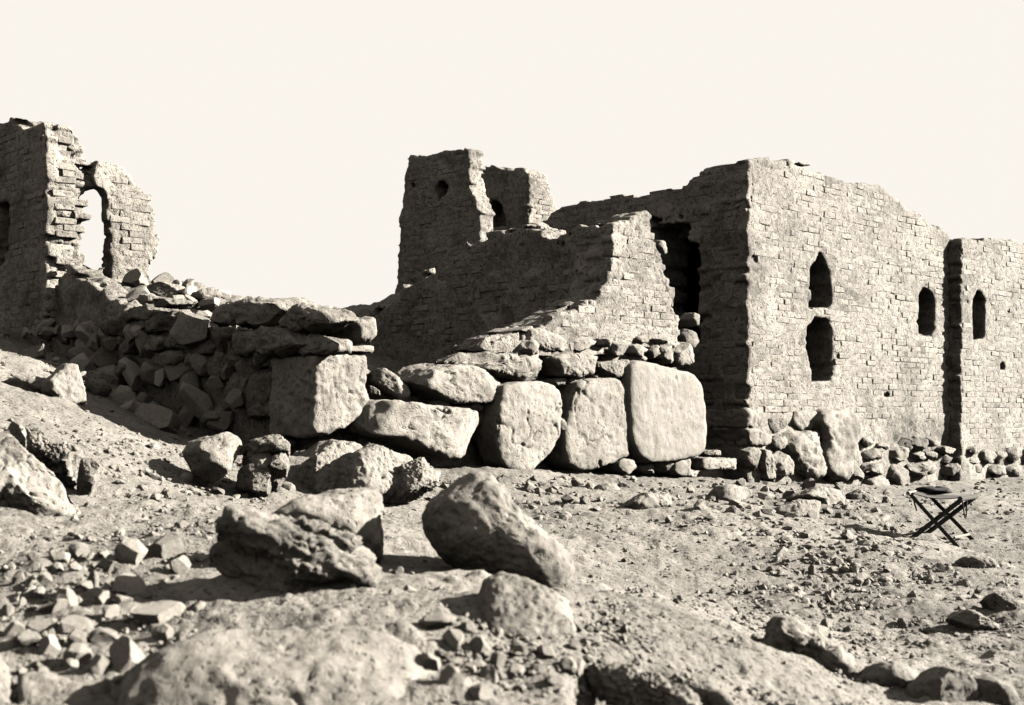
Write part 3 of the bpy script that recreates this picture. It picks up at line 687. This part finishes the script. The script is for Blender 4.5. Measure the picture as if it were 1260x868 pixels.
boulder('boulder', z4([(480,292),(600,230),(700,190),(860,145),(1000,128),(1065,135),(1112,180),(1115,320),(1100,480),(960,470),(800,400),(600,340)]), 'smooth pale boulder behind the layered slab', 'near_pale', D=5.5, n=(.35, -.75, .55), thick=.4, p=3.2, cuts=2, rough=.016, crack=0)
boulder('boulder', z5b([(160,275),(195,208),(280,165),(400,85),(472,96),(565,168),(645,268),(765,378),(905,488),(930,590),(885,645),(800,688),(690,645),(560,600),(420,540),(280,470),(195,385)]), 'big knobbly rounded boulder lying on the bank of rubble', 'near_grey', D=5.35, n=(.1, -.88, .45), thick=.5, p=2.5, cuts=1, rough=.010, m=150, rings=70, fine=.55, crack=0)
boulder('boulder', z8([(-30,70),(60,45),(250,95),(360,145),(445,200),(475,330),(340,475),(200,490),(80,460),(-30,440)]), 'flat topped pale rock bedded in front of the knobbly boulder', 'near_grey', emb=.34, n=(.1, -.6, .8), thick=.5, p=5, cuts=3, rough=.008, m=110, rings=46, fine=.6, crack=.01)
boulder('boulder', [(140,800),(190,768),(270,752),(380,742),(490,742),(545,765),(556,800),(535,850),(525,930),(140,930)], 'very large smooth pale rock face half buried beside loose stones', 'near_pale', emb=.17, n=(.10, -.46, .88), thick=.6, p=4.6, cuts=3, rough=.009, m=140, fine=.8, crack=.012)
boulder('bedrock_sheet', [(205,712),(330,700),(480,702),(600,694),(640,716),(590,748),(450,742),(300,748),(215,742)], 'flat sheet of bedrock under the layered slab and the knobbly boulder', 'near_pale', emb=.10, n=(.02, -.22, .97), thick=.3, p=7, cuts=1, rough=.012, m=140, fine=.8, crack=.01)
boulder('boulder', [(-50,780),(4,784),(18,825),(24,910),(-50,910)], 'smooth pale rock beside the bedded flat slab', 'near_pale', emb=.1, n=(.2, -.6, .77), thick=.4, p=4)
boulder('flat_stone', [(18,818),(60,820),(112,838),(122,870),(105,905),(16,905)], 'bedded flat slab below the jumbled heap of stones', 'near_grey', emb=.06, n=(.1, -.45, .88), thick=.25, p=6, cuts=1, crack=0)
boulder('rock_slab', zF([(240,390),(285,352),(360,362),(470,428),(600,488),(655,540),(645,605),(560,565),(470,505),(370,455)]), 'long narrow rock slab sloping along the edge of the bank', 'near_grey', D=5.25, n=(.35, -.6, .72), thick=.3, p=3.6, rough=.03)
boulder('boulder', zF([(665,605),(715,550),(800,525),(905,568),(925,640),(800,668),(740,650),(690,645)]), 'rounded pale boulder below the long sloping slab', 'near_grey', thick=.3)
boulder('boulder', zF([(900,690),(930,605),(1000,545),(1090,575),(1130,640),(1120,740),(900,740)]), 'dark shaded boulder at the foot of the bank', 'near_dark', thick=.35)
boulder('boulder', zF([(1080,600),(1160,585),(1250,620),(1290,700),(1250,740),(1110,740)]), 'knobbly half buried boulder leaning against the dark shaded one', 'near_dark', thick=.35)
boulder('boulder', zF([(1000,372),(1050,333),(1110,358),(1195,410),(1160,425),(1080,415)]), 'low pointed rock half sunk in sand', 'grey')
boulder('boulder', zF([(1130,300),(1160,275),(1210,272),(1265,330),(1245,385),(1180,365)]), 'squat dark rock just beyond the low pointed one', 'rough')
boulder('boulder', zF([(1010,250),(1040,215),(1085,265),(1060,285)]), 'small dark pyramid shaped rock on the sandy slope', 'grey', m=40, rings=18)
boulder('boulder', zF([(912,185),(940,158),(985,165),(1003,222),(950,215)]), 'small dark wedge of rock beneath the folding stool', 'grey', m=48, rings=20)
boulder('rock_outcrop', zF([(1015,120),(1060,105),(1150,140),(1260,170),(1290,230),(1180,215),(1110,170)]), 'low sandy outcrop of rock beside the folding stool', 'grey', n=(.3, -.5, .8), thick=.3, m=90, rings=36)
boulder('boulder', zF([(770,420),(790,375),(818,380),(820,430)]), 'small dark pointed stone at the edge of the scree', 'grey', m=40, rings=18)
# ledge with the black hollow at the bank's edge
boulder('rock_ledge', z8([(535,520),(650,535),(800,578),(950,628),(1070,690),(1160,780),(1000,745),(850,690),(700,640),(555,572)]), 'thin crumbly rock ledge along the rim of the black hollow', 'near_grey', D=4.12, n=(.1, -.35, .93), thick=.14, p=4, cuts=2, rough=.02, m=100, fine=.6)
# boulders below the big wall
boulder('boulder', z3([(108,645),(150,588),(250,585),(258,650),(212,745),(186,780),(128,722)]), 'leaning boulder with a shaded flank below the corner block', 'pale', D=8.95, n=(.75, -.6, .2), thick=.4, p=5, cuts=5)
for bb_, lb in [((244,625,368,740), 'rounded stone wedged in the middle of the small heap below the corner block'), ((240,590,440,670), 'flat stone lying across the top of the small heap below the corner block'),
                ((340,650,425,735), 'smallest stone of the heap below the corner block'), ((212,700,385,815), 'knobbly stone at the bottom of the heap below the corner block')]:
    boulder('boulder', z3(blob(*bb_, seed=int(bb_[0]))), lb, 'grey', D=9.0, thick=.35, m=56, rings=24, p=5, cuts=7)
for pts_, lb in [([(392,556),(420,536),(446,545),(452,580),(440,604),(396,600)], 'lumpy weathered rock bedded directly under the corner block'),
                 ([(440,552),(470,535),(505,548),(522,578),(512,606),(446,606)], 'broad weathered rock between the corner block and the long boulder'),
                 ([(505,566),(530,556),(548,572),(545,596),(510,600)], 'small weathered rock under the end of the long boulder')]:
    boulder('boulder', pts_, lb, 'pale', D=9.85, n=(.66, -.6, .45), thick=.4, p=5, cuts=3, rough=.013, m=90, fine=.6)
boulder('boulder', z3(blob(230, 605, 425, 800, seed=4)), 'rough dark stone backing the small heap below the corner block', 'rough', D=9.2, thick=.3, m=60, p=5)
boulder('boulder', z3([(728,352),(765,333),(820,365),(888,420),(882,447),(850,468),(790,432),(733,397)]), 'angular stone tipped into the gap beside the corner block', 'pale', D=11.3, thick=.22, p=5)
boulder('boulder', z3([(725,410),(770,430),(770,450),(730,445)]), 'small chip of stone under the angular tipped one', 'pale', D=11.25, thick=.1, m=36, rings=16)
boulder('boulder', zG([(175,580),(215,545),(280,540),(405,572),(392,622),(300,685),(230,695),(180,650)]), 'pale boulder with a dark flank below the building corner', 'pale', n=(.6, -.75, .25), p=3.6)
boulder('boulder', zG([(505,765),(600,692),(760,650),(893,658),(897,748),(790,785),(600,795)]), 'long low block on the ground below the footing boulders', 'pale', n=(.4, -.85, .3), p=4.5)
boulder('boulder', zG([(755,625),(870,555),(1012,588),(1054,640),(1048,722),(910,744),(888,660)]), 'cubic pale block beside the long low one', 'pale', n=(.6, -.75, .25), p=6, cuts=1)
boulder('boulder', zG([(1050,602),(1150,568),(1240,618),(1264,690),(1170,705),(1070,672)]), 'low weathered stone next to the cubic block', 'grey')
boulder('boulder', z6([(390,800),(415,762),(480,765),(512,800),(500,835),(440,838)]), 'small dark sided stone below the huge boulders', 'grey', m=48, rings=20, n=(.6, -.75, .25))
boulder('boulder', z6([(565,850),(640,800),(720,815),(770,790),(775,900),(600,900)]), 'cleft pale rock on the path below the huge boulders', 'pale', m=64, rings=26, n=(.6, -.75, .25))
boulder('flat_stone', zB([(590,545),(700,530),(738,550),(700,580),(620,575)]), 'flat white stone lying near the stool', 'white', n=(.1, -.35, .93), thick=.06, p=4, m=48, rings=18)

# ------------------------------------------------------------------ loose stones
def rock_mesh(seed, sub, cuts, noise_amp):
    bm = bmesh.new(); bmesh.ops.create_icosphere(bm, subdivisions=sub, radius=1.0)
    v = np.array([q.co[:] for q in bm.verts]); f = np.array([[q.index for q in fc.verts] for fc in bm.faces]); bm.free()
    r = np.random.RandomState(seed)
    v = v*np.array([1, r.uniform(.65, .95), r.uniform(.5, .8)])
    for _ in range(cuts):
        w = unit(r.normal(size=3)); e = v@w - (v@w).max()*r.uniform(.5, .85); v = v - np.outer(np.clip(e, 0, None), w)
    v = v - (v.max(0)+v.min(0))/2; v = v/np.abs(v[:, :2]).max()
    v = v + vertex_normals(v, f)*(fbm(v+seed*9.1, 2.2, 3, seed)*noise_amp)[:, None]
    return v, f
def rock_lib(n, sub, cuts, amp, s0):
    out = []
    for i in range(n):
        v, f = rock_mesh(s0+i, sub, cuts, amp); me = mesh_from(v, f, 'stone', smooth=False); out.append((me, v, f))
    return out
LIB_M = rock_lib(18, 4, 14, .03, 300); LIB_S = rock_lib(16, 2, 10, .03, 340)
for me, _, _ in LIB_M + LIB_S: me.materials.append(M['pebble'])
def loose(px, py, wpx, asp, lib, label, group, rr_, name='loose_stone', sinkf=.25):
    D = ground_D(px, py)
    if D > 25: return None
    q = P(px, py, D); g = ground_z(q[0], q[1])[0]
    s = wpx/F_PX*D/2; me, v, f = rr_.choice(lib)
    hgt = max(.35, min(1.2, asp))
    ob = put(name, me, None, None, (q[0], q[1], g + s*hgt*.55*(1-sinkf*1.6)), (rr_.uniform(-.25, .25), rr_.uniform(-.25, .25), rr_.uniform(0, 6.28)), (s, s, s*hgt*1.35))
    return tag(ob, label, 'stone', group)
r1 = random.Random(5)
FL = [(470,100,570,190),(550,25,705,160),(725,20,870,130),(820,90,935,215),(420,180,500,260),(560,180,690,300),(450,265,565,365),(640,330,870,440),(130,395,275,480),(190,330,330,400),
      (295,400,430,490),(430,455,590,525),(540,525,700,690),(730,610,820,790),(60,490,200,590),(190,510,300,590),(310,560,440,650),(420,590,510,710),(480,710,545,800),(545,650,590,760),
      (115,225,180,330),(75,280,115,320),(0,300,60,420),(680,270,745,330),(140,100,190,150),(925,310,1000,380),(760,450,850,520),(20,440,110,520),(330,490,420,560),(600,640,680,760),(240,90,330,150),(340,60,420,120),(180,190,260,250),(60,180,130,240),(320,150,400,210),(300,240,380,300)]
for b in FL:
    (x0, y0), (x1, y1) = zL([(b[0], b[1]), (b[2], b[3])])
    loose((x0+x1)/2, y1-.25*(y1-y0), (x1-x0)*1.08, (y1-y0)/(x1-x0)*1.1, LIB_M, 'fist to head sized angular stone in the jumbled heap beside the large half buried rock', 'stones of the jumbled heap', r1)
for b in [(850,290,1020,400),(960,380,1075,480),(1030,350,1145,410),(1095,415,1195,500),(1050,505,1190,560),(950,570,1040,700),(1075,670,1220,740),(850,430,960,620),(1150,560,1230,650),(1200,480,1260,560)]:
    (x0, y0), (x1, y1) = z7([(b[0], b[1]), (b[2], b[3])])
    loose((x0+x1)/2, y1-.25*(y1-y0), (x1-x0)*1.08, (y1-y0)/(x1-x0)*1.1, LIB_M, 'pale angular stone in the pocket between the half buried rock and the flat topped rock', 'stones in the rock pocket', r1)
def scatter(n, cx, cy, sx, sy, w0, w1, label, group):
    for _ in range(n):
        loose(r1.gauss(cx, sx), r1.gauss(cy, sy), w0+(w1-w0)*r1.random()**2, r1.uniform(.5, 1.0), LIB_S, label, group, r1)
scatter(70, 1040, 705, 42, 26, 6, 22, 'small broken stone in the patch of scree below the folding stool', 'scree patch stones')
scatter(38, 215, 600, 50, 22, 6, 22, 'small stone on the slope between the rock outcrop and the corner block', 'stones on the slope under the corner block')
scatter(46, 740, 615, 90, 14, 5, 18, 'small stone on the path below the huge upright boulders', 'stones under the upright boulders')
scatter(34, 1000, 618, 80, 10, 6, 20, 'small stone at the foot of the tall building', 'stones at the foot of the tall building')
scatter(34, 690, 820, 45, 28, 8, 30, 'crumbly stone on the bank beside the black hollow', 'stones beside the black hollow')
scatter(40, 70, 740, 50, 38, 8, 26, 'small chip of stone filling the jumbled heap', 'chips in the jumbled heap')
scatter(26, 480, 715, 45, 12, 6, 20, 'small stone on the bank under the layered slab and knobbly boulder', 'stones on the bank')

# finer rubble nobody could count
def rubble(name, label, regions, seed):
    r = random.Random(seed); sv, sf, nv = [], [], 0
    lib = [rock_mesh(500+i, 1, 9, .03) for i in range(14)]
    xs = []
    for n, x0, y0, x1, y1, w0, w1 in regions:
        for _ in range(n):
            xs.append((r.uniform(x0, x1), r.uniform(y0, y1), w0+(w1-w0)*r.random()**3))
    for px, py, w in xs:
        D = ground_D_fast(px, py)
        if D is None: continue
        q = P(px, py, D); s = w/F_PX*D/2
        v, f = r.choice(lib); Rm = np.array(Matrix.Rotation(r.uniform(0, 6.28), 3, 'Z') @ Matrix.Rotation(r.uniform(-.5, .5), 3, 'X'))
        sv.append(v*s @ Rm.T + np.array([q[0], q[1], q[2]+s*.08])); sf.append(f+nv); nv += len(v)
    o = solid(name, np.concatenate(sv), np.concatenate(sf), M['pebble'], None, smooth=False)
    tag(o, label, kind='stuff')
# depth table of the ground over the picture, for fast lookups
gpx = np.linspace(-60, 1320, 140); gpy = np.linspace(415, 900, 120)
_D = np.exp(np.linspace(math.log(2.2), math.log(26), 420))
gtab = np.full((140, 120), np.nan)
for i, x in enumerate(gpx):
    u = (x-CX)/F_PX; g = ground_z(u*_D, _D, False) + .008
    elev = np.maximum.accumulate((g-CZ)/_D)            # the rising line of sight, nearest first
    for j, y in enumerate(gpy):
        k = np.searchsorted(elev, -(y-HY)/F_PX)
        if 0 < k < len(_D): gtab[i, j] = _D[k]
def ground_D_fast(px, py):
    i = (px+60)/1380*139; j = (py-415)/485*119
    i0, j0 = int(max(0, min(138, i))), int(max(0, min(118, j)))
    c = gtab[i0:i0+2, j0:j0+2]
    if np.isnan(c).any() or c.max() > c.min()*1.25: return None
    a, b = i-i0, j-j0
    return float((c[0, 0]*(1-a)+c[1, 0]*a)*(1-b)+(c[0, 1]*(1-a)+c[1, 1]*a)*b)
rubble('gravel', 'fine gravel and grit strewn over the earth', [
    (1600, 720, 590, 1260, 800, 2, 9), (700, 900, 640, 1150, 770, 3, 12), (260, 960, 650, 1130, 750, 7, 20), (160, 1120, 690, 1260, 800, 5, 16), (200, 400, 590, 700, 640, 4, 16), (120, 860, 590, 1080, 640, 5, 18), (1000, 90, 540, 330, 660, 2, 11), (900, 540, 585, 960, 660, 2, 10),
    (900, 0, 650, 260, 868, 4, 18), (700, 540, 740, 800, 868, 4, 15), (120, 240, 690, 560, 760, 3, 9), (1100, 740, 720, 1080, 868, 3, 13), (700, 0, 430, 380, 560, 2, 9), (400, 1040, 585, 1260, 640, 2, 8), (400, 1000, 740, 1260, 868, 3, 10)], 9)

# collapsed rubble on the face and foot of the low wall
r3 = random.Random(21)
for i in range(120):
    b = r3.uniform(.85, 6.0); foot = r3.random() < .45
    a = -r3.uniform(.05, .75) if foot else -r3.uniform(-.2, .05)
    q = K0 + dA*a + dB*b; g = ground_z(q[0], q[1])[0]
    topz = 2.3 + .04*b
    z = g - .01 if foot else r3.uniform(g+.1, topz)
    sz_ = .04+.16*r3.random()**2 if foot else .06+.2*r3.random()**1.6
    ob = put('rubble_stone', r3.choice(LIB_M)[0], None, lw, (q[0], q[1], z), (r3.uniform(-1, 1), r3.uniform(-1, 1), r3.uniform(0, 6.28)), (sz_, sz_*r3.uniform(.6, 1), sz_*r3.uniform(.6, 1)))
for i in range(46):
    a, b = r3.uniform(.3, 1.5), r3.uniform(1.6, 5.2); q = K0 + dA*a + dB*b
    z = float(rbf_eval(mfit, np.array([q[0]]), np.array([q[1]]))[0]); sz_ = r3.uniform(.05, .15)
    ob = put('loose_stone', r3.choice(LIB_M)[0], None, None, (q[0], q[1], z+sz_*.25), (r3.uniform(-.6, .6), r3.uniform(-.6, .6), r3.uniform(0, 6.28)), (sz_, sz_*.85, sz_*.8))
    tag(ob, 'broken lump of masonry on the rise beneath the free standing pier', 'stone', 'rubble on the rise')

# ------------------------------------------------------------------ folding stool
def tube(p0, p1, r0, r1, name, material, parent, k=8, flat=1.0):
    p0, p1 = np.array(p0, float), np.array(p1, float); a = unit(p1-p0)
    u = unit(np.cross(a, [0.3, 0.2, 1]) if abs(a[2]) < .9 else np.cross(a, [1, 0, 0])); w = np.cross(a, u)
    v = []
    for c, r in ((p0, r0), (p1, r1)):
        for i in range(k):
            t = 2*math.pi*(i+.5)/k; v.append(c + r*(u*math.cos(t)*flat + w*math.sin(t)))
    v += [p0, p1]; f = []
    for i in range(k):
        j = (i+1) % k
        f += [(i, j, k+j), (i, k+j, k+i), (2*k, j, i), (2*k+1, k+i, k+j)]
    return solid(name, np.array(v), np.array(f)[:, ::-1], material, parent, smooth=False)
SD = ground_D(1160, 664); sq = P(1160, 664, SD); sz = ground_z(sq[0], sq[1])[0]
st = thing('folding_stool', (sq[0], sq[1], sz), 'dark wooden folding camp stool with a canvas seat standing on the stony slope', 'stool')
h1 = unit((.78, -.62, 0)); h2 = unit((.62, .78, 0)); s0 = np.array([sq[0], sq[1], 0])
def sp(a, b, z): return s0 + h1*a + h2*b + Z3*z
def gz_(a, b): q = sp(a, b, 0); return ground_z(q[0], q[1])[0] - .012
top = sz + .40
for b in (-.19, .19):
    tube(sp(-.22, b, top), sp(.20, b, gz_(.20, b)), .021, .021, 'leg', M['wood'], st, 4)
    bi = b*.86
    tube(sp(.22, bi, top-.03), sp(-.20, bi, gz_(-.20, bi)), .021, .021, 'leg', M['wood'], st, 4)
tube(sp(-.22, -.23, top+.005), sp(-.22, .23, top+.005), .018, .018, 'seat_rail', M['wood_lit'], st, 8)
tube(sp(.22, -.21, top-.025), sp(.22, .21, top-.025), .022, .022, 'seat_rail', M['canvas'], st, 8)
zf = (gz_(.2, -.19)+gz_(.2, .19))/2
tube(sp(.165, -.19, zf+.07), sp(.165, .19, zf+.07), .011, .011, 'stretcher', M['wood_lit'], st, 6)
zf = (gz_(-.2, -.16)+gz_(-.2, .16))/2
tube(sp(-.17, -.17, zf+.065), sp(-.17, .17, zf+.065), .011, .011, 'stretcher', M['wood'], st, 6)
tube(sp(0, -.2, (top+sz)/2+.0), sp(0, .2, (top+sz)/2), .006, .006, 'pivot_rod', M['wood'], st, 6)
nu, nv_ = 15, 11; sv = []
for layer in (0, 1):
    for i in range(nu):
        u = i/(nu-1); 
        for j in range(nv_):
            w = j/(nv_-1)
            z = top - .035*math.sin(math.pi*u)*(.7+.3*math.cos(6*w)) - .028*u + .02 - layer*.008
            sv.append(sp(-.235+.47*u, -.185+.37*w, z))
sfc = []; nn = nu*nv_
for i in range(nu-1):
    for j in range(nv_-1):
        a = i*nv_+j; sfc += [(a, a+nv_, a+nv_+1, a+1), (nn+a, nn+a+1, nn+a+nv_+1, nn+a+nv_)]
for i in range(nu-1):
    for j in (0, nv_-1):
        a = i*nv_+j; sfc.append((a, a+nv_, nn+a+nv_, nn+a))
for j in range(nv_-1):
    for i in (0, nu-1):
        a = i*nv_+j; sfc.append((a, a+1, nn+a+1, nn+a))
solid('canvas_seat', np.array(sv), np.array(sfc), M['canvas'], st)
def strap(pts, r, name, material, parent):
    pts = np.array(pts, float); k = 6; v = []
    for i, c in enumerate(pts):
        a = unit(pts[min(i+1, len(pts)-1)]-pts[max(i-1, 0)]); u = unit(np.cross(a, [.35, .9, .1])); w = np.cross(a, u)
        for q in range(k): v.append(c + r*(u*math.cos(q*math.tau/k)+w*math.sin(q*math.tau/k)*.4))
    f = []
    for i in range(len(pts)-1):
        for q in range(k):
            f.append((i*k+q, i*k+(q+1) % k, (i+1)*k+(q+1) % k, (i+1)*k+q))
    return solid(name, np.array(v), np.array(f), material, parent)
strap([sp(.23, -.19+.03*math.sin(t), top-.03-.17*math.sin(t)) + h2*(.12*t/math.pi) for t in np.linspace(0, math.pi, 12)], .006, 'strap', M['wood'], st)
strap([sp(-.23, -.1+.1*t, top-.02-.14*t) for t in np.linspace(0, 1, 6)], .007, 'strap', M['wood'], st)
# dark jacket thrown over the rear of the seat
bx_ = []; bfc = []
r2 = random.Random(8); nj, ni = 16, 10
for j in range(ni):
    ph_ = math.pi*(j+.5)/ni
    for i in range(nj):
        a = math.tau*i/nj; rr2 = 1+.18*math.sin(3*a+j)+.1*r2.uniform(-1, 1)
        bx_.append(sp(-.10+.15*math.sin(ph_)*math.cos(a)*rr2, .08+.13*math.sin(ph_)*math.sin(a)*rr2, top+.022+.03*math.cos(ph_)*(1+.3*math.sin(2*a))))
for j in range(ni-1):
    for i in range(nj):
        bfc.append((j*nj+i, (j+1)*nj+i, (j+1)*nj+(i+1) % nj, j*nj+(i+1) % nj))
bx_ += [sp(-.10, .08, top+.052), sp(-.10, .08, top-.008)]; nb_ = ni*nj
for i in range(nj): bfc += [(nb_, i, (i+1) % nj, (i+1) % nj), (nb_+1, (ni-1)*nj+(i+1) % nj, (ni-1)*nj+i, (ni-1)*nj+i)]
bt = [q[:3] for q in bfc] + [(q[0], q[2], q[3]) for q in bfc if q[2] != q[3]]
o = solid('bundle', np.array(bx_), np.array(bt), M['cloth'], None)
tag(o, 'crumpled black cloth bundle resting on the camp stool seat', 'cloth')
